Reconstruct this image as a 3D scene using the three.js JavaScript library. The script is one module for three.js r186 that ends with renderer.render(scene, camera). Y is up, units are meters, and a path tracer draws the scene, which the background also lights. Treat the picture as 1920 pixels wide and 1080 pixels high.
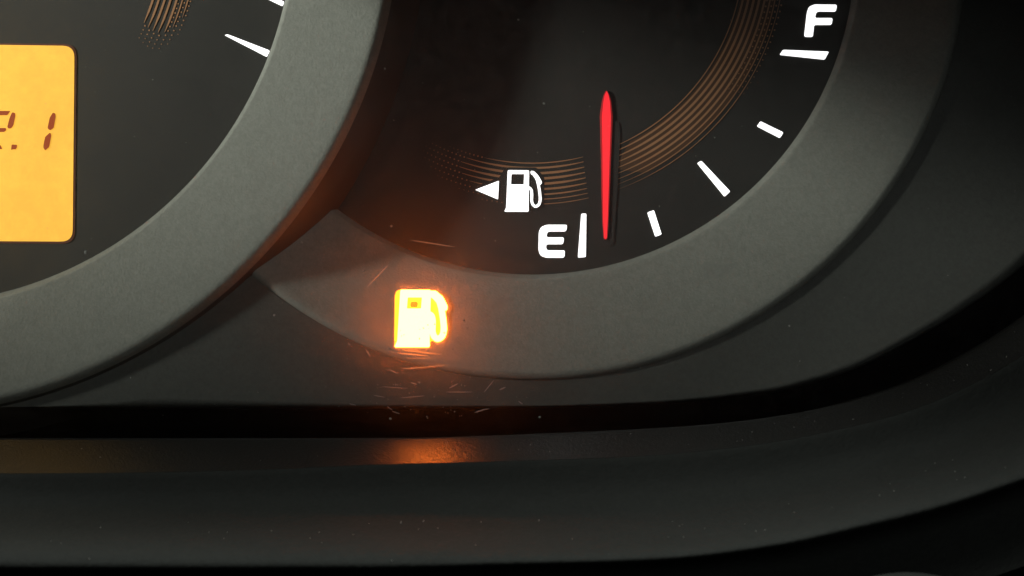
import * as THREE from 'three';
import { mergeGeometries } from 'three/addons/utils/BufferGeometryUtils.js';
import { RectAreaLightUniformsLib } from 'three/addons/lights/RectAreaLightUniformsLib.js';

// ---------------------------------------------------------------- camera, light, exposure
const scene = new THREE.Scene();
scene.background = new THREE.Color(0, 0, 0);
const MM = 0.001;
const D = 0.30;                 // eye to dial face, metres
const S = 8.5e-5;               // metres per photo pixel on the dial face
const camera = new THREE.PerspectiveCamera(2 * Math.atan(540 * S / D) * 180 / Math.PI, 16 / 9, 0.01, 10);
camera.position.set(0, 0, D);
camera.lookAt(0, 0, 0);
camera.focus = D - 0.004;
camera.userData.fStop = 22;

const renderer = new THREE.WebGLRenderer({ antialias: true });
renderer.toneMapping = THREE.LinearToneMapping;
renderer.toneMappingExposure = 1;
renderer.shadowMap.enabled = true;
renderer.shadowMap.type = THREE.PCFSoftShadowMap;
RectAreaLightUniformsLib.init();

// daylight that reaches the dashboard through the side window, up and to the left behind the driver
function areaLight(x, y, z, tx, ty, tz, w, h, color, intensity) {
  const l = new THREE.RectAreaLight(color, intensity, w, h);
  l.position.set(x, y, z);
  l.lookAt(tx, ty, tz);
  scene.add(l);
  return l;
}
const beam = new THREE.SpotLight(new THREE.Color().setRGB(0.97, 1.0, 0.90), 4.2, 0, 0.152, 0.54, 2);
{
  const aim = new THREE.Vector3(-146 * MM, 91 * MM, 0), from = new THREE.Vector3(-1.219, 0.203, 0.535).normalize().multiplyScalar(0.614).add(aim);
  beam.position.copy(from); beam.target.position.copy(aim);
  beam.castShadow = true; beam.shadow.radius = 2.6;
  scene.add(beam, beam.target);
}
// weaker, wider daylight: from the glass behind the camera, and from above in front of the hood
areaLight(0.05, 0.30, 0.90, 0, 0, 0, 0.7, 0.3, new THREE.Color().setRGB(0.94, 1.0, 0.96), 1.65);
areaLight(-0.20, 0.56, 0.34, -0.04, -0.04, 0.035, 0.34, 0.20, new THREE.Color().setRGB(0.96, 1.0, 0.93), 30);

// ---------------------------------------------------------------- helpers
function rng(seed) { let a = seed >>> 0; return () => { a = (a + 0x6d2b79f5) >>> 0; let t = a; t = Math.imul(t ^ (t >>> 15), t | 1); t ^= t + Math.imul(t ^ (t >>> 7), t | 61); return ((t ^ (t >>> 14)) >>> 0) / 4294967296; }; }
// photo pixel -> point at depth z (metres in front of the dial face)
const P = (px, py, z = 0) => { const k = S * (D - z) / D; return new THREE.Vector3((px - 960) * k, (540 - py) * k, z); };
const used = {};
const numbered = (n) => { const k = used[n] = (used[n] ?? -1) + 1; return k ? n + '_' + String(k).padStart(3, '0') : n; };
function put(o, name, parent) {
  o.name = parent ? name : numbered(name);
  o.traverse((m) => { if (m.isMesh) { m.castShadow = true; m.receiveShadow = true; } });
  (parent ?? scene).add(o);
  return o;
}
const part = (name, geometry, material, parent) => put(new THREE.Mesh(geometry, material), name, parent);
function thing(name, label, category, at, group) {
  const g = new THREE.Group();
  if (at) g.position.copy(at);
  g.userData = { label, category };
  if (group) g.userData.group = group;
  return put(g, name);
}
// moves a geometry given in world positions into the frame of its thing
const local = (geometry, g) => geometry.translate(-g.position.x, -g.position.y, -g.position.z);
function grid(rows) {                       // rows of points -> smooth sheet, uv in metres
  const n = rows.length, m = rows[0].length, pos = [], uv = [], idx = [];
  for (let i = 0; i < n; i++) {
    let u = 0;
    for (let j = 0; j < m; j++) {
      const p = rows[i][j];
      if (j) u += p.distanceTo(rows[i][j - 1]);
      let v = 0;
      pos.push(p.x, p.y, p.z);
      if (i) v = uv[((i - 1) * m + j) * 2 + 1] + p.distanceTo(rows[i - 1][j]);
      uv.push(u, v);
    }
  }
  for (let i = 0; i < n - 1; i++) for (let j = 0; j < m - 1; j++) {
    const a = i * m + j, b = a + 1, c = a + m, d = c + 1;
    idx.push(a, c, b, b, c, d);
  }
  const g = new THREE.BufferGeometry();
  g.setAttribute('position', new THREE.Float32BufferAttribute(pos, 3));
  g.setAttribute('uv', new THREE.Float32BufferAttribute(uv, 2));
  g.setIndex(idx);
  g.computeVertexNormals();
  return g;
}
function planarUV(g) {                      // uv = x, y in metres
  const p = g.attributes.position, uv = new Float32Array(p.count * 2);
  for (let i = 0; i < p.count; i++) { uv[2 * i] = p.getX(i); uv[2 * i + 1] = p.getY(i); }
  g.setAttribute('uv', new THREE.BufferAttribute(uv, 2));
  return g;
}
// polygon in photo pixels with rounded corners -> flat Shape in metres on the dial face
function roundShape(pts, r = 2, z = 0, hole = false) {
  const v = pts.map(([x, y]) => { const q = P(x, y, z); return new THREE.Vector2(q.x, q.y); });
  const s = hole ? new THREE.Path() : new THREE.Shape(), R = r * S;
  for (let i = 0; i < v.length; i++) {
    const a = v[(i + v.length - 1) % v.length], b = v[i], c = v[(i + 1) % v.length];
    const p = b.clone().lerp(a, Math.min(0.48, R / b.distanceTo(a))), q = b.clone().lerp(c, Math.min(0.48, R / b.distanceTo(c)));
    i ? s.lineTo(p.x, p.y) : s.moveTo(p.x, p.y);
    s.quadraticCurveTo(b.x, b.y, q.x, q.y);
  }
  s.closePath();
  return s;
}
const slab = (shape, z, depth, bevel = 0) => {
  const g = new THREE.ExtrudeGeometry(shape, { depth, curveSegments: 6, bevelEnabled: bevel > 0, bevelThickness: bevel, bevelSize: bevel, bevelOffset: -bevel, bevelSegments: 2 });
  return planarUV(g.translate(0, 0, z));
};
// a stroke of even width along a smooth line of pixels, as polygon
function stroke(line, width, round = true) {
  const c = new THREE.CatmullRomCurve3(line.map(([x, y]) => new THREE.Vector3(x, y, 0)));
  const n = line.length * 4, L = [], R = [];
  for (let i = 0; i <= n; i++) {
    const p = c.getPoint(i / n), t = c.getTangent(i / n), w = (typeof width === 'function' ? width(i / n) : width) / 2;
    L.push([p.x - t.y * w, p.y + t.x * w]); R.push([p.x + t.y * w, p.y - t.x * w]);
  }
  return [...L, ...R.reverse()];
}
// y of a pixel curve given by control points, smooth in x
function curve(pts) {
  const n = pts.length, m = pts.map((p, i) => {
    if (!i || i === n - 1) return 0;
    return (pts[i + 1][1] - pts[i - 1][1]) / (pts[i + 1][0] - pts[i - 1][0]);
  });
  m[n - 1] = (pts[n - 1][1] - pts[n - 2][1]) / (pts[n - 1][0] - pts[n - 2][0]);
  return (x) => {
    let i = 0;
    while (i < n - 2 && x > pts[i + 1][0]) i++;
    const h = pts[i + 1][0] - pts[i][0], t = Math.max(0, Math.min(1, (x - pts[i][0]) / h)), t2 = t * t, t3 = t2 * t;
    return (2 * t3 - 3 * t2 + 1) * pts[i][1] + (t3 - 2 * t2 + t) * h * m[i] + (3 * t2 - 2 * t3) * pts[i + 1][1] + (t3 - t2) * h * m[i + 1];
  };
}

// ---------------------------------------------------------------- textures (grain only)
function noiseTexture(size, seed, octaves, metres, lo, hi, srgb = false, tint = [1, 1, 1]) {
  const r = rng(seed), acc = new Float32Array(size * size);
  let total = 0;
  for (const [cells, weight] of octaves) {
    const g = new Float32Array(cells * cells).map(() => r());
    total += weight;
    for (let y = 0; y < size; y++) for (let x = 0; x < size; x++) {
      const fx = x / size * cells, fy = y / size * cells, ix = Math.floor(fx), iy = Math.floor(fy);
      let a = fx - ix, b = fy - iy; a = a * a * (3 - 2 * a); b = b * b * (3 - 2 * b);
      const x1 = (ix + 1) % cells, y1 = (iy + 1) % cells;
      acc[y * size + x] += weight * ((g[iy * cells + ix] * (1 - a) + g[iy * cells + x1] * a) * (1 - b) + (g[y1 * cells + ix] * (1 - a) + g[y1 * cells + x1] * a) * b);
    }
  }
  const d = new Uint8Array(size * size * 4);
  for (let i = 0; i < size * size; i++) {
    const t = Math.max(0, Math.min(1, (acc[i] / total - 0.5) * 1.9 + 0.5)), v = lo + (hi - lo) * t;
    for (let c = 0; c < 3; c++) d[4 * i + c] = Math.max(0, Math.min(255, 255 * v * tint[c]));
    d[4 * i + 3] = 255;
  }
  const t = new THREE.DataTexture(d, size, size);
  t.wrapS = t.wrapT = THREE.RepeatWrapping;
  t.magFilter = THREE.LinearFilter; t.minFilter = THREE.LinearFilter;
  t.repeat.set(1 / metres, 1 / metres);
  if (srgb) t.colorSpace = THREE.SRGBColorSpace;
  t.needsUpdate = true;
  return t;
}
const grainBump = noiseTexture(512, 11, [[256, 1], [128, 0.8], [64, 0.4]], 0.040, 0, 1);
const coarseBump = noiseTexture(512, 12, [[200, 1], [100, 1], [40, 0.5]], 0.060, 0, 1);
const mottle = noiseTexture(512, 13, [[256, 1], [96, 0.8], [24, 0.3]], 0.060, 0.93, 1.0, true);
const lensWear = noiseTexture(1024, 14, [[512, 0.9], [160, 1.0], [64, 0.8], [20, 0.35]], 0.110, 0.66, 1.0);
const glowMottle = noiseTexture(256, 15, [[128, 0.6], [40, 1], [8, 1]], 0.05, 0.93, 1.0, true);

// ---------------------------------------------------------------- materials (linear base colours)
const rgb = (r, g, b) => new THREE.Color().setRGB(r, g, b);
const std = (name, o) => { const m = new THREE.MeshPhysicalMaterial({ side: THREE.DoubleSide, ...o }); m.name = name; return m; };
const M = {
  ring: std('grey plastic', { color: rgb(0.188, 0.196, 0.174), roughness: 0.75, specularIntensity: 0.6, map: mottle, bumpMap: grainBump, bumpScale: 0.00003 }),
  dial: std('black dial', { color: rgb(0.020, 0.020, 0.0175), roughness: 0.8, map: mottle }),
  panel: std('charcoal plastic', { color: rgb(0.064, 0.067, 0.061), specularIntensity: 0.5, roughness: 0.7, map: mottle, bumpMap: grainBump, bumpScale: 0.00002 }),
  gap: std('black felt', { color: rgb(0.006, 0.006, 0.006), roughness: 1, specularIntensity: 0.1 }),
  trim: std('black grained plastic', { color: rgb(0.021, 0.0225, 0.021), roughness: 0.8, specularIntensity: 0.2, map: mottle, bumpMap: coarseBump, bumpScale: 0.00005 }),
  ledge: std('black satin plastic', { color: rgb(0.009, 0.0088, 0.0082), roughness: 0.36, specularIntensity: 1.0, bumpMap: grainBump, bumpScale: 0.00003 }),
  copper: std('copper print', { color: rgb(0.36, 0.175, 0.08), roughness: 0.6 }),
  copperBase: std('dark brown print', { color: rgb(0.075, 0.036, 0.016), roughness: 0.8 }),
  white: std('backlit white print', { color: rgb(0.7, 0.7, 0.7), roughness: 0.6, emissive: rgb(1, 1, 1), emissiveIntensity: 1.6 }),
  red: std('lit red needle', { color: rgb(0.25, 0.01, 0.01), roughness: 0.5, emissive: rgb(1, 0.018, 0.03), emissiveIntensity: 1.0 }),
  redBody: std('red plastic', { color: rgb(0.35, 0.01, 0.012), roughness: 0.4, emissive: rgb(1, 0.01, 0.02), emissiveIntensity: 0.14 }),
  smoke: std('smoked plastic', { color: rgb(0.021, 0.0192, 0.0172), roughness: 0.8, map: mottle }),
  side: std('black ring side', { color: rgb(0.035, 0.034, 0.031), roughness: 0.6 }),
  lcd: std('amber backlight', { color: rgb(0.3, 0.16, 0.02), roughness: 0.7, emissive: rgb(1.0, 0.515, 0.055), emissiveIntensity: 1.03, emissiveMap: glowMottle }),
  lcdFrame: std('red brown edge', { color: rgb(0.10, 0.022, 0.008), roughness: 0.6 }),
  segment: std('dark display segment', { color: rgb(0.03, 0.008, 0.001), roughness: 0.7, emissive: rgb(0.30, 0.036, 0.0), emissiveIntensity: 1 }),
  lamp: std('lit amber symbol', { color: rgb(0.8, 0.4, 0.1), roughness: 0.7, emissive: rgb(1, 0.18, 0.02), emissiveIntensity: 42 }),
  lampEdge: std('amber diffuser', { color: rgb(0.8, 0.35, 0.05), roughness: 0.7, emissive: rgb(1, 0.22, 0.008), emissiveIntensity: 4.2 }),
  lampWindow: std('dim amber window', { color: rgb(0.3, 0.14, 0.02), roughness: 0.7, emissive: rgb(0.7, 0.3, 0.01), emissiveIntensity: 1 }),
  plate: std('telltale window', { color: rgb(0.166, 0.174, 0.155), roughness: 0.7, map: mottle }),
  lens: std('clear plastic', { color: rgb(1, 1, 1), roughness: 0.225, roughnessMap: lensWear, transmission: 1, thickness: 0, ior: 1.49 }),
  scratch: std('scratch in plastic', { color: rgb(0.26, 0.26, 0.26), roughness: 1, transmission: 0.7, thickness: 0 }),
  dust: std('dust', { color: rgb(0.22, 0.22, 0.20), roughness: 1, transmission: 0.4, thickness: 0 }),
};

// ---------------------------------------------------------------- gauge circles (world axes straight out of the dial face)
const zL = 1.5 * MM, LIP_L = 5.0 * MM, TOP_L = 9.2 * MM;
const LIP_R = 1.4 * MM, TOP_R = 6.6 * MM;
const cL = P(-186, -161, LIP_L), cR = P(998, -93, LIP_R);
const rad = (px, z) => px * S * (D - z) / D;
// points that would lie under the larger gauge stop below its bezel
function clear(p, limit) {
  const dx = p.x - cL.x, dy = p.y - cL.y, r = Math.hypot(dx, dy);
  if (r < limit) { p.x = cL.x + dx / r * limit; p.y = cL.y + dy / r * limit; }
  return p;
}
const LIMIT = rad(890, TOP_L);
function ringSheet(c, profile, a0, a1, n, clip) {
  return planarUV(grid(profile.map(([r, z]) => Array.from({ length: n + 1 }, (_, i) => {
    const a = a0 + (a1 - a0) * i / n, p = new THREE.Vector3(c.x + r * Math.cos(a), c.y + r * Math.sin(a), z);
    return clip ? clear(p, LIMIT) : p;
  }))));
}
const rowsOf = (pairs) => pairs.map(([px, z]) => [rad(px, z * MM), z * MM]);

// ---------------------------------------------------------------- lines of the lower trim (pixel curves)
const X0 = -260, X1 = 2240, NX = 130;
const xs = Array.from({ length: NX + 1 }, (_, i) => X0 + (X1 - X0) * i / NX);
const c0 = curve([[-260, 763], [900, 763], [1100, 760], [1280, 752], [1400, 739], [1480, 726], [1613, 684], [1747, 614], [1813, 573], [1880, 525], [1920, 492], [2050, 360], [2240, 110]]);
const c1 = curve([[-260, 821], [750, 821], [960, 815], [1240, 802], [1400, 788], [1550, 762], [1700, 715], [1820, 655], [1920, 590], [2050, 480], [2240, 260]]);
const c2 = curve([[-260, 888], [250, 886], [500, 880], [700, 871], [960, 864], [1200, 855], [1400, 836], [1550, 810], [1700, 772], [1820, 722], [1920, 665], [2050, 570], [2240, 390]]);
const c3 = curve([[-260, 1010], [700, 1018], [960, 1022], [1260, 1014], [1460, 988], [1660, 938], [1810, 898], [1920, 860], [2050, 805], [2240, 700]]);
const c4 = curve([[-260, 1066], [700, 1066], [960, 1060], [1260, 1050], [1460, 1025], [1560, 1004], [1760, 955], [1910, 905], [2050, 855], [2240, 770]]);
const mix = (a, b, t) => a + (b - a) * t;
const row = (f, z) => xs.map((x) => P(x, f(x), typeof z === 'function' ? z(x) : z * MM));

// ---------------------------------------------------------------- setting: the charcoal mask behind the rings
{
  // sheet between the outer edges of the rings and the lower edge of the mask, laid out along rays from the fuel gauge's centre
  const cx = 997, cy = -95, N = 260, rows = Array.from({ length: 15 }, () => []);
  const base = 5.6 * MM, rise = (x) => 4.5 * MM * THREE.MathUtils.smoothstep(x, 1300, 1760);
  for (let i = 0; i <= N; i++) {
    const a = (-0.5 + 3.05 * i / N), dx = Math.cos(a), dy = Math.sin(a);
    let r0 = 806;
    const ox = cx + 186, oy = cy + 161, b = ox * dx + oy * dy, q = b * b - (ox * ox + oy * oy - 940 * 940);
    if (q > 0) r0 = Math.max(r0, -b + Math.sqrt(q));
    let r1 = 700;
    while (r1 < 1400 && cy + dy * r1 < c0(Math.max(X0, Math.min(X1, cx + dx * r1)))) r1 += 1;
    r0 = Math.min(r0, r1 - 1);
    rows.forEach((row, k) => {
      if (k === 14) { const x = cx + dx * r1, y = cy + dy * r1; row.push(P(x, y + 3, base + rise(x) - 4 * MM)); return; }
      const t = k / 13, rr = mix(r0, r1, t), x = cx + dx * rr, y = cy + dy * rr;
      row.push(P(x, y, base + 1.3 * MM * (1 - THREE.MathUtils.smoothstep(x, 250, 850)) + rise(cx + dx * r1) * Math.pow(t, 2.2)));
    });
  }
  const m = part('instrument_panel', planarUV(grid(rows)), M.panel);
  m.userData = { kind: 'structure', label: 'charcoal plastic mask behind the gauge rings' };
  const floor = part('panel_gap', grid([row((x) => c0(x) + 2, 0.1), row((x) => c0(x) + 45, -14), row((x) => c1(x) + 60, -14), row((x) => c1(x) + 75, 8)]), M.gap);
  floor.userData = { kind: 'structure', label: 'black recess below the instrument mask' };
}

// ---------------------------------------------------------------- the two bezel rings
const bezelLarge = part('bezel_ring', ringSheet(cL, rowsOf([[722, 1.2], [726, 2.2], [739, 4.6], [743, 5.0], [747, 5.15], [800, 6.3], [860, 7.6], [915, 8.8], [928, 9.05], [935, 9.1], [940, 8.85], [943.5, 8.4], [946, 7.7]]), -1.75, 0.75, 220), M.ring);
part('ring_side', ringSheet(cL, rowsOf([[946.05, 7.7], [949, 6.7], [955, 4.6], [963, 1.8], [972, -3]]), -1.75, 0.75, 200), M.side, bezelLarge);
bezelLarge.userData = { label: 'wide grey bezel ring around the large gauge with the amber display', category: 'bezel' };
const bezelFuel = part('bezel_ring', ringSheet(cR, rowsOf([[603, -0.3], [606, 0.2], [614, 1.25], [617.5, 1.5], [622, 1.62], [690, 3.5], [750, 5.2], [790, 6.35], [801, 6.6], [807, 6.6], [812, 6.3], [814.5, 5.9], [816, 5.3]]), -2.75, 0.6, 260, true), M.ring);
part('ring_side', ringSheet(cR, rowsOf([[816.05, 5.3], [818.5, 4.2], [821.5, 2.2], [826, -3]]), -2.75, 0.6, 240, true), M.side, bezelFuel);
bezelFuel.userData = { label: 'grey bezel ring around the fuel gauge, carrying the lit warning light', category: 'bezel' };
// faint windows of unlit warning lamps in the fuel gauge's ring
const ringZ = (px, py) => { const r = Math.hypot(px - 997, py + 95); return mix(1.55, 6.35, (r - 622) / 168) * MM; };
function tilted(geometry, px, py) {          // lays a flat slab made at z = 0 onto the sloping ring
  const p = geometry.attributes.position, r0 = Math.hypot(px - 997, py + 95), slope = 4.8 * MM / (168 * S), nx = (px - 997) / r0, ny = -(py + 95) / r0;
  const c = P(px, py, ringZ(px, py)), f = (D - c.z) / D;
  for (let i = 0; i < p.count; i++) {
    const x = p.getX(i) * f, y = p.getY(i) * f;
    p.setXYZ(i, x, y, p.getZ(i) + c.z + slope * ((x - c.x) * nx + (y - c.y) * ny));
  }
  geometry.computeVertexNormals();
  return geometry;
}
for (const [name, x0, y0, x1, y1] of [['telltale_window', 872, 558, 976, 640], ['telltale_window', 1320, 494, 1408, 566]]) {
  const g = slab(roundShape([[x0, y0], [x1, y0], [x1, y1], [x0, y1]], 3), 0.02 * MM, 0.05 * MM);
  part(name, tilted(g, (x0 + x1) / 2, (y0 + y1) / 2), M.plate, bezelFuel);
}

// ---------------------------------------------------------------- dial faces
function disc(c, r, z, clip) {
  const s = new THREE.Shape(), n = 240;
  for (let i = 0; i < n; i++) {
    const a = i / n * Math.PI * 2, p = new THREE.Vector3(c.x + r * Math.cos(a), c.y + r * Math.sin(a), 0);
    if (clip) clear(p, LIMIT);
    i ? s.lineTo(p.x, p.y) : s.moveTo(p.x, p.y);
  }
  s.closePath();
  return planarUV(new THREE.ExtrudeGeometry(s, { depth: 0.8 * MM, bevelEnabled: false }).translate(0, 0, z - 0.8 * MM));
}
function arcLine(c, r, w, a0, a1, z, taper = 0.12, thick = 0.03 * MM) {
  const n = Math.max(10, Math.round(Math.abs(a1 - a0) * 70)), rows = [[], [], [], []];
  for (let i = 0; i <= n; i++) {
    const t = i / n, a = a0 + (a1 - a0) * t, k = w / 2 * Math.min(1, 0.15 + Math.min(t, 1 - t) / taper), cs = Math.cos(a), sn = Math.sin(a);
    for (const [q, dr, dz] of [[0, -k, 0], [1, -k, thick], [2, k, thick], [3, k, 0]]) rows[q].push(new THREE.Vector3(c.x + (r + dr) * cs, c.y + (r + dr) * sn, z + dz));
  }
  return grid(rows).toNonIndexed();
}
const flat = (g) => { g.computeVertexNormals(); return g; };
function dots(c, list, z) {
  const gs = list.map(([r, a, s]) => new THREE.CylinderGeometry(s, s, 0.03 * MM, 7).rotateX(Math.PI / 2).translate(c.x + r * Math.cos(a), c.y + r * Math.sin(a), z + 0.015 * MM));
  return mergeGeometries(gs);
}
const ang = (c, px, py, z) => { const p = P(px, py, z); return Math.atan2(p.y - c.y, p.x - c.x); };

// ---------------------------------------------------------------- large gauge
{
  const g = thing('large_gauge', 'large dark round gauge with white tick marks beside the amber display', 'gauge', new THREE.Vector3(cL.x, cL.y, zL));
  part('dial_face', local(disc(cL, rad(728, zL), zL), g), M.dial, g);
  for (const [pts, r] of [[[[421, 66], [427, 64.5], [506, 95], [500.5, 107]], 2.5], [[[488, -8], [493, -12], [533, 3], [530, 12]], 2.5]])
    part('tick_mark', local(slab(roundShape(pts, r, zL), zL + 0.02 * MM, 0.12 * MM), g), M.white, g);
  const a1 = 0.75, r = rng(5);
  const list = [];
  [484, 494.5, 505, 515.5, 526.5, 537, 547].forEach((px, k) => {
    const end = ang(cL, ...[[257, 48], [268, 58], [280, 66], [291, 70], [303, 70], [320, 62], [330, 40]][k], zL);
    part('printed_line', local(flat(arcLine(cL, rad(px, zL), rad(k > 4 ? 2.4 : 3.8, zL), end + 0.02, a1, zL + 0.05 * MM, 0.05)), g), M.copper, g);
    for (let j = 0; j < 4; j++) list.push([rad(px + 4, zL), end + 0.012 - j * 0.017, rad(1.5 - 0.2 * j, zL)]);
    if (k > 3) for (let j = 0; j < 12; j++) list.push([rad(px + 5, zL), end + 0.03 + j * 0.017, rad(1.5, zL)]);
  });
  const d = part('printed_dots', local(dots(cL, list, zL + 0.04 * MM), g), M.copper, g);
  d.userData.kind = 'stuff';
}

// ---------------------------------------------------------------- amber display in the large gauge
{
  const z = zL + 0.16 * MM;
  const g = thing('amber_display', 'glowing amber digital display with dark digits in the large gauge', 'display', P(-120, 268, z));
  const outline = [[-380, 79], [139.5, 86], [136, 453], [-380, 450]];
  const grow = [[-385, 76], [143.5, 82.5], [140, 457], [-385, 454]];
  part('display_frame', local(slab(roundShape(grow, 24, z), zL - 0.2 * MM, 0.30 * MM), g), M.lcdFrame, g);
  part('backlit_screen', local(slab(roundShape(outline, 22, z), zL - 0.1 * MM, 0.26 * MM), g), M.lcd, g);
  const seg = (name, pts, parent, r = 2) => part(name, local(slab(roundShape(pts, r, z), z + 0.02 * MM, 0.06 * MM), g), M.segment, parent);
  const one = new THREE.Group(); put(one, 'digit', g);
  seg('segment', [[99.4, 211], [104, 213], [104.6, 219], [100.7, 240], [94, 244.5], [89.2, 240.5], [93.3, 221]], one);
  seg('segment', [[94, 248.5], [96.5, 253], [92.4, 275.5], [85, 282.2], [81.5, 277], [81.7, 271], [85, 256.7]], one);
  const two = new THREE.Group(); put(two, 'digit', g);
  seg('segment', [[-24, 208], [19.5, 208], [14, 216], [-18, 216]], two);
  seg('segment', [[22.8, 210.5], [28, 211.5], [29.2, 216], [25.2, 235], [21, 240.8], [15, 241], [14, 237], [18.3, 221]], two);
  seg('segment', [[-30, 240], [11, 240], [12.3, 243.5], [8, 247.5], [-32, 247.5]], two);
  seg('segment', [[-38, 250], [-31, 246], [-28, 252], [-33, 274], [-40, 280], [-44, 274]], two);
  seg('segment', [[-36, 272], [1, 272], [4.5, 279.5], [-40, 279.5]], two);
  seg('decimal_point', [[22, 271], [32, 271.5], [31.5, 277], [29, 280.5], [26, 279.5], [21, 281]], g, 1.5);
  // the light this screen throws
  const a = P(-380, 80, z), b = P(138, 453, z);
  const l = areaLight((a.x + b.x) / 2, (a.y + b.y) / 2, z + 0.4 * MM, (a.x + b.x) / 2, (a.y + b.y) / 2, 1, b.x - a.x, a.y - b.y, rgb(1.0, 0.45, 0.05), 0.12);
  l.rotation.set(0, Math.PI, 0);
}

// ---------------------------------------------------------------- fuel gauge
function pumpShapes(map, w, bold) {         // the fuel pump pictogram; map turns its pixels into place, w widens its strokes
  const q = (pts) => pts.map(([x, y]) => map(x, y));
  const k = bold, body = roundShape(q([[952 - k, 319 - k], [992 + k, 319.5 - k], [991 + k, 390], [991.5 + k, 397 + k], [945 - k, 397 + k], [949 - k, 390]]), 3 * w);
  body.holes.push(roundShape(q([[959 + k, 326.4 + k], [983 - k, 326.4 + k], [982 - k, 346 - k], [958 + k, 346 - k]]), 1.5 * w, 0, true));
  const hose = roundShape(stroke(q([[989, 351], [995, 354.5], [997, 363], [997, 377], [999.5, 384], [1004, 387], [1009.5, 384.5], [1012.5, 377], [1012, 362], [1009, 344]]), (5 + 2 * k) * w), 0.3);
  const nozzle = roundShape(q([[995 - k, 320.5 - k], [1001, 321 - k], [1009 + k, 329 - k], [1016 + k, 341], [1015 + k, 345 + k], [1011, 347.5], [1007 - k, 346], [1004 - k, 336], [999 - k, 328.5 + k], [995 - k, 326 + k]]), 1.6 * w);
  return [body, hose, nozzle];
}
{
  const g = thing('fuel_gauge', 'dark fuel gauge marked E and F with a red needle near empty', 'gauge', new THREE.Vector3(cR.x, cR.y, 0));
  part('dial_face', local(disc(cR, rad(607, 0), 0, true), g), M.dial, g);
  const print = (name, shapes, z = 0.02, parent = g) => part(name, local(mergeGeometries([].concat(shapes).map((s, i) => slab(s, z * MM, (0.12 + 0.015 * i) * MM))), g), M.white, parent);
  for (const pts of [
    [[1089.8, 400.5], [1099.3, 400.5], [1098.4, 482], [1083.4, 483]],
    [[1213.5, 398.5], [1226, 394], [1240.5, 439.5], [1228.5, 444]],
    [[1307, 306], [1314.8, 301.5], [1369, 359], [1358.4, 369]],
    [[1419, 237], [1425.6, 227.5], [1468.8, 248.5], [1462, 259]],
    [[1461.5, 103], [1468, 93.5], [1554, 97], [1546, 112]],
  ]) print('tick_mark', roundShape(pts, 2.6));
  print('letter_e', roundShape([[1010.2, 435], [1014.5, 425.5], [1025, 421.5], [1063.5, 421.5], [1061.5, 434], [1029, 434], [1025.4, 437.5], [1024.8, 445], [1057.5, 445], [1055.8, 458], [1024, 458], [1024, 466], [1027, 469.5], [1059.5, 469.5], [1058, 483.3], [1024, 483.3], [1013.5, 479.5], [1009.6, 470]].map(([x, y]) => [x, y]), 4.2));
  print('letter_f', roundShape([[1512.8, 24], [1516.5, 13], [1527, 8.5], [1569, 9], [1567, 22], [1534, 21.6], [1529.8, 24.5], [1527.7, 34], [1561, 34], [1559, 46.8], [1526.2, 46.8], [1523.8, 69.5], [1507.5, 69]], 4));
  print('arrow_symbol', roundShape([[891, 356], [935.5, 339], [933.8, 374]], 1.5), 0.10);
  // unprinted ground left round the pictogram where the copper rings pass
  part('symbol_ground', local(slab(roundShape([[947, 314], [1006, 314], [1021, 334], [1020, 386], [1008, 393], [997, 393], [997, 401], [940, 401], [942, 376], [884, 358], [884, 352], [936, 333]], 4), 0.06 * MM, 0.035 * MM), g), M.dial, g);
  print('fuel_pump_symbol', pumpShapes((x, y) => [x, y], 1, 0), 0.10);
  // printed copper rings, broken where the needle's smoked blade covers them
  const a0 = ang(cR, 868, 292, 0), aTop = 0.75, list = [], r = rng(9);
  part('printed_band', local(flat(arcLine(cR, rad(433, 0), rad(66, 0), ang(cR, 1160, 320, 0), aTop, 0.008 * MM, 0.06)), g), M.copperBase, g);
  [396, 405, 415, 425, 435, 445, 455, 464, 473].forEach((px, k) => {
    const fade = [0.10, 0.02, 0, 0.0, 0.02, 0.06, 0.10, 0.2, 0.28][k], w = [2.0, 3.6, 4.4, 4.6, 4.4, 3.8, 2.8, 1.8, 1.3][k];
    part('printed_line', local(flat(arcLine(cR, rad(px, 0), rad(w, 0), a0 + fade, ang(cR, 1112, 320, 0), 0.05 * MM, 0.3)), g), M.copper, g);
    part('printed_line', local(flat(arcLine(cR, rad(px, 0), rad(w, 0), ang(cR, 1146, 320, 0), aTop, 0.05 * MM, 0.12)), g), M.copper, g);
    for (let j = 0; j < 9; j++) list.push([rad(px, 0), a0 + fade - 0.012 - j * 0.02, rad(Math.max(0.5, 1.5 - 0.11 * j), 0)]);
    if (k > 4) for (let j = 0; j < 75; j++) { const t = j / 75, s = 0.6 + 1.5 * Math.sin(Math.PI * Math.min(1, Math.max(0, (t - 0.25) * 1.5))); if (s > 0.7) list.push([rad(px + 4.5, 0), mix(ang(cR, 1190, 330, 0), aTop, t) + k * 0.006, rad(s, 0)]); }
  });
  const d = part('printed_dots', local(dots(cR, list, 0.04 * MM), g), M.copper, g);
  d.userData.kind = 'stuff';
  // needle: smoked blade with a lit red core
  const needle = new THREE.Group(); put(needle, 'needle', g);
  const zn = 0.14 * MM;
  part('needle_blade', local(slab(roundShape([[1095, 236], [1160, 226], [1163, 250], [1158, 350], [1150, 462], [1119, 463], [1100, 350], [1089, 262]], 10, zn), zn - 0.07 * MM, 0.06 * MM), g), M.smoke, needle);
  const zr = zn + 0.02 * MM;
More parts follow.
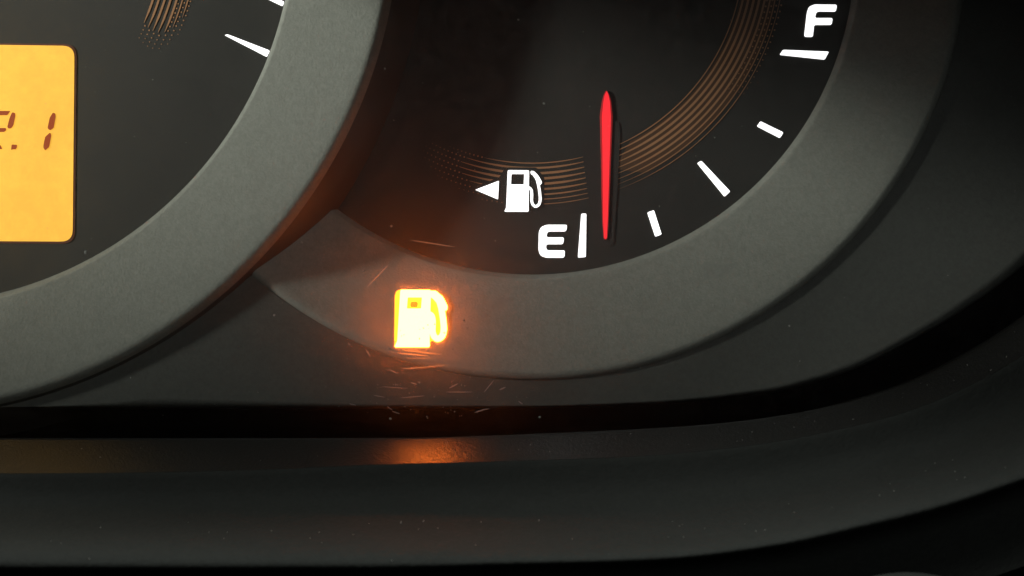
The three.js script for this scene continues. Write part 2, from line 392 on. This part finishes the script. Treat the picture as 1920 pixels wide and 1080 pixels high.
  const core = [[1137, 169], [1142, 177], [1146, 190], [1148.6, 218], [1148, 239], [1145.6, 298], [1143.4, 357], [1141, 417], [1139, 447], [1136, 450], [1132, 448], [1129.3, 417], [1127.6, 357], [1126.8, 298], [1125.3, 239], [1124.6, 218], [1128.5, 190], [1132, 177]];
  const inner = core.map(([x, y]) => [1136.2 + (x - 1136.2) * 0.70 + (y - 300) * -0.004, 308 + (y - 308) * 0.988]);
  part('needle_edge', local(slab(roundShape(core, 2.5, zn), zr, 0.10 * MM, 0.03 * MM), g), M.redBody, needle);
  part('needle_light', local(slab(roundShape(inner, 2.5, zn), zr + 0.17 * MM, 0.06 * MM), g), M.red, needle);
}

// ---------------------------------------------------------------- lit low fuel warning light on the ring
{
  const px = 789, py = 597, c = P(px, py, ringZ(px, py));
  const g = thing('warning_light', 'bright amber fuel pump warning light glowing on the grey ring', 'warning light', c);
  const k = 1.31, map = (x, y) => [743.5 + (x - 945) * k, 545.5 + (y - 319) * k];
  const shapes = pumpShapes(map, k, 1.9);
  const wide = roundShape([[744, 543.5], [803, 542.5], [817, 549], [833, 566], [836.5, 579], [835.5, 621], [825, 636], [806, 640], [806, 649], [742, 649], [740.5, 639], [740, 553]], 6);
  part('lamp_diffuser', local(tilted(slab(wide, 0.25 * MM, 0.12 * MM), px, py), g), M.lampEdge, g);
  const face = mergeGeometries(shapes.map((s, i) => slab(s, 0.40 * MM, (0.10 + 0.02 * i) * MM)));
  part('pump_symbol', local(tilted(face, px, py), g), M.lamp, g);
  part('pump_window', local(tilted(slab(roundShape([[770, 566], [783, 566], [782.5, 576], [769.5, 576]], 4), 0.40 * MM, 0.03 * MM), px, py), g), M.lampWindow, g);
  const l = areaLight(c.x, c.y, c.z + 1.0 * MM, c.x, c.y, 1, rad(80, c.z), rad(98, c.z), rgb(1, 0.18, 0.02), 15);
  l.rotation.set(0, Math.PI, 0);
}

// ---------------------------------------------------------------- lower trim of the instrument surround
{
  const g = thing('dashboard_surround', 'black moulded dashboard surround below the instruments with a rounded roll', 'dashboard trim', P(800, 1066, 37 * MM));
  part('ledge', local(grid([row((x) => c1(x) + 40, 8), row((x) => c1(x) + 4, 11.0), row(c1, 11.6), row((x) => mix(c1(x), c2(x), 0.06), 12.1), row((x) => mix(c1(x), c2(x), 0.5), 15.2), row((x) => mix(c1(x), c2(x), 0.95), 18.3), row(c2, 18.7)]), g), M.ledge, g);
  const roll = [];
  for (const [t, z] of [[0, 18.65], [0.03, 18.9], [0.1, 19.0], [0.25, 19.1], [0.4, 19.6], [0.52, 20.8], [0.64, 23.0], [0.76, 26.2], [0.88, 30.0], [1, 33.4]]) roll.push(row((x) => mix(c2(x), c3(x), t), z));
  for (const [t, z] of [[0.25, 35.4], [0.5, 36.8], [0.75, 37.5], [0.92, 37.5], [1, 37.1]]) roll.push(row((x) => mix(c3(x), c4(x), t), z));
  for (const [d, z] of [[5, 36], [12, 34], [40, 31], [160, 30]]) roll.push(row((x) => c4(x) + d, z));
  part('roll', local(grid(roll), g), M.trim, g);
}
{ // top of the column cover that peeps in below the surround
  const pts = [];
  for (const [d, z] of [[0, 38], [4, 42], [14, 47], [40, 52], [120, 56]]) pts.push(Array.from({ length: 41 }, (_, i) => { const x = 1560 + i * 9; return P(x, 1073 + 26 * Math.pow((x - 1700) / 120, 2) + d, z * MM); }));
  const m = part('column_cover', grid(pts), M.trim);
  m.userData = { label: 'dark plastic column cover just below the dashboard surround', category: 'column cover' };
}
{ // hood over the instruments; it shades the far side of the fuel gauge
  const arch = new THREE.CatmullRomCurve3([[-330, 20], [-300, 100], [-250, 150], [-205, 144], [-170, 118], [-132, 78], [-98, 50], [-62, 44.5], [-30, 50], [0, 60], [35, 66], [70, 58], [96, 30], [106, -12]].map(([x, y]) => new THREE.Vector3(x * MM, y * MM, 0)));
  const pts = arch.getPoints(80);
  const m = part('instrument_hood', grid([[14, 30], [26, 22], [40, 14], [55, 6], [66, 0.8], [70, 0], [72, 1.5], [70, 4], [55, 11], [14, 36]].map(([z, d]) => pts.map((p) => new THREE.Vector3(p.x * (1 + d / 200), p.y + d * MM, (z + 18 * (z / 70) * THREE.MathUtils.smoothstep(p.x, 0, 0.05)) * MM)))), M.trim);
  m.userData = { label: 'black arched hood over the instruments', category: 'hood' };
}

// ---------------------------------------------------------------- clear lens with scratches and dust
{
  const lensZ = (py) => 11.3 * MM + (821 - py) * S * 0.1;
  const at = (px, py, lift = 0.05) => P(px, py, lensZ(py) + lift * MM);
  const g = thing('clear_lens', 'scratched clear plastic lens covering the instruments', 'lens', P(800, 821, 11.3 * MM));
  const rows = [];
  for (let i = 0; i <= 12; i++) rows.push(xs.map((x) => { const y = mix(-260, c1(x) + 1, i / 12); return P(x, y, lensZ(y)); }));
  part('lens_sheet', local(grid(rows), g), M.lens, g);
  const scratch = (x0, y0, x1, y1, w, bend = 0) => {
    const n = 8, A = [], B = [], dx = x1 - x0, dy = y1 - y0, L = Math.hypot(dx, dy);
    for (let i = 0; i <= n; i++) {
      const t = i / n, k = w / 2 * Math.sqrt(Math.max(0.02, 4 * t * (1 - t))), b = bend * 4 * t * (1 - t), x = x0 + dx * t - dy / L * b, y = y0 + dy * t + dx / L * b;
      A.push(at(x - dy / L * k, y + dx / L * k)); B.push(at(x + dy / L * k, y - dx / L * k));
    }
    return grid([A, A.map((p, i) => p.clone().lerp(B[i], 0.5).setZ(p.z + 0.05 * MM)), B]);
  };
  for (const s of [
    [689, 538, 729, 496, 2.2], [746, 655, 830, 665, 3.2], [744, 661.5, 806, 667.5, 2.6], [752, 691.5, 843, 683, 2.4, 1], [836, 735, 887, 735, 1.8], [842, 728, 859, 719, 2.6],
    [907, 736, 926, 713, 1.8], [889, 774, 919, 766, 2.6, -1], [750, 746, 796, 742, 1.6], [768, 450, 852, 463, 1.8], [728, 692, 746, 701, 1.6], [735, 771, 750, 776, 2],
    [726, 762, 736, 769, 1.8], [770, 717, 782, 721, 2.4], [700, 741, 722, 745, 1.4], [936, 731, 948, 726, 2.6], [760, 672, 822, 671, 1.4], [686, 655, 694, 668, 1.8], [972, 752, 980, 758, 2], [655, 757, 668, 760, 1.6], [716, 725, 765, 728, 1.3],
  ]) part('scratch', local(scratch(...s), g), M.scratch, g);
  const r = rng(77), specks = [];
  const speck = (x, y, s, l) => {
    const a = r() * Math.PI, n = 6, q = [];
    const c = at(x, y, 0.08);
    const geo = new THREE.IcosahedronGeometry(1, 0).scale(s * S * l, s * S, s * S * 0.5).rotateZ(a).translate(c.x, c.y, c.z);
    geo.deleteAttribute('uv');
    specks.push(geo);
  };
  for (const [x, y, s] of [[730, 653.5, 2.6], [870, 600, 2.2], [682, 508, 2.4], [161, 473, 3.2], [734, 424, 2.2], [566, 454, 2], [732, 785, 2.4], [1020, 194, 2.2], [1012, 782, 2.2], [514, 591, 2], [972, 37, 1.8], [1480, 611, 1.8], [1340, 258, 1.2], [786, 717, 2.2], [849, 655, 1.4], [815, 608, 1.2], [1193, 555, 1.5]]) speck(x, y, s, 1.3);
  for (let i = 0; i < 110; i++) speck(r() * 1920, r() * 800, 0.45 + 0.55 * r() * r(), 1 + r());
  for (let i = 0; i < 130; i++) { const u = (r() + r() + r()) / 1.5 - 1, v = (r() + r()) - 1; speck(800 + 230 * u, 690 + 110 * v, 0.5 + 0.9 * r() * r(), 1 + 1.6 * r()); }
  const d = part('dust', local(mergeGeometries(specks), g), M.dust, g);
  d.userData.kind = 'stuff';
}
{ // dust on the roll and the ledge
  const r = rng(31), gs = [];
  for (let i = 0; i < 110; i++) {
    const x = r() * 1920, low = r() < 0.72, t = r(), zs = low ? [[0, 28.6], [0.4, 37.6], [0.6, 41.5]] : null;
    let c;
    if (low) {
      const f = t;                                   // between 70 % of the way to the crest and the lower edge
      const y = f < 0.5 ? mix(mix(c2(x), c3(x), 0.7), c3(x), f * 2) : mix(c3(x), c4(x), (f - 0.5) * 1.5), z = f < 0.5 ? mix(24.6, 33.4, f * 2) : mix(33.4, 37.6, (f - 0.5) * 2);
      c = P(x, y, (z + 0.25) * MM);
    } else c = P(x, mix(c1(x), c2(x), 0.1 + 0.8 * t), (mix(12.4, 18.0, t) + 0.05) * MM);
    const s = (0.6 + 1.1 * r() * r()) * S;
    const geo = new THREE.IcosahedronGeometry(1, 0).scale(s * (1 + r()), s * 0.8, s * 0.6).rotateZ(r() * 3).translate(c.x, c.y, c.z);
    geo.deleteAttribute('uv');
    gs.push(geo);
  }
  const m = part('dust', mergeGeometries(gs), M.dust);
  m.userData = { kind: 'stuff', label: 'fine pale dust on the dashboard surround', category: 'dust' };
}

renderer.render(scene, camera);
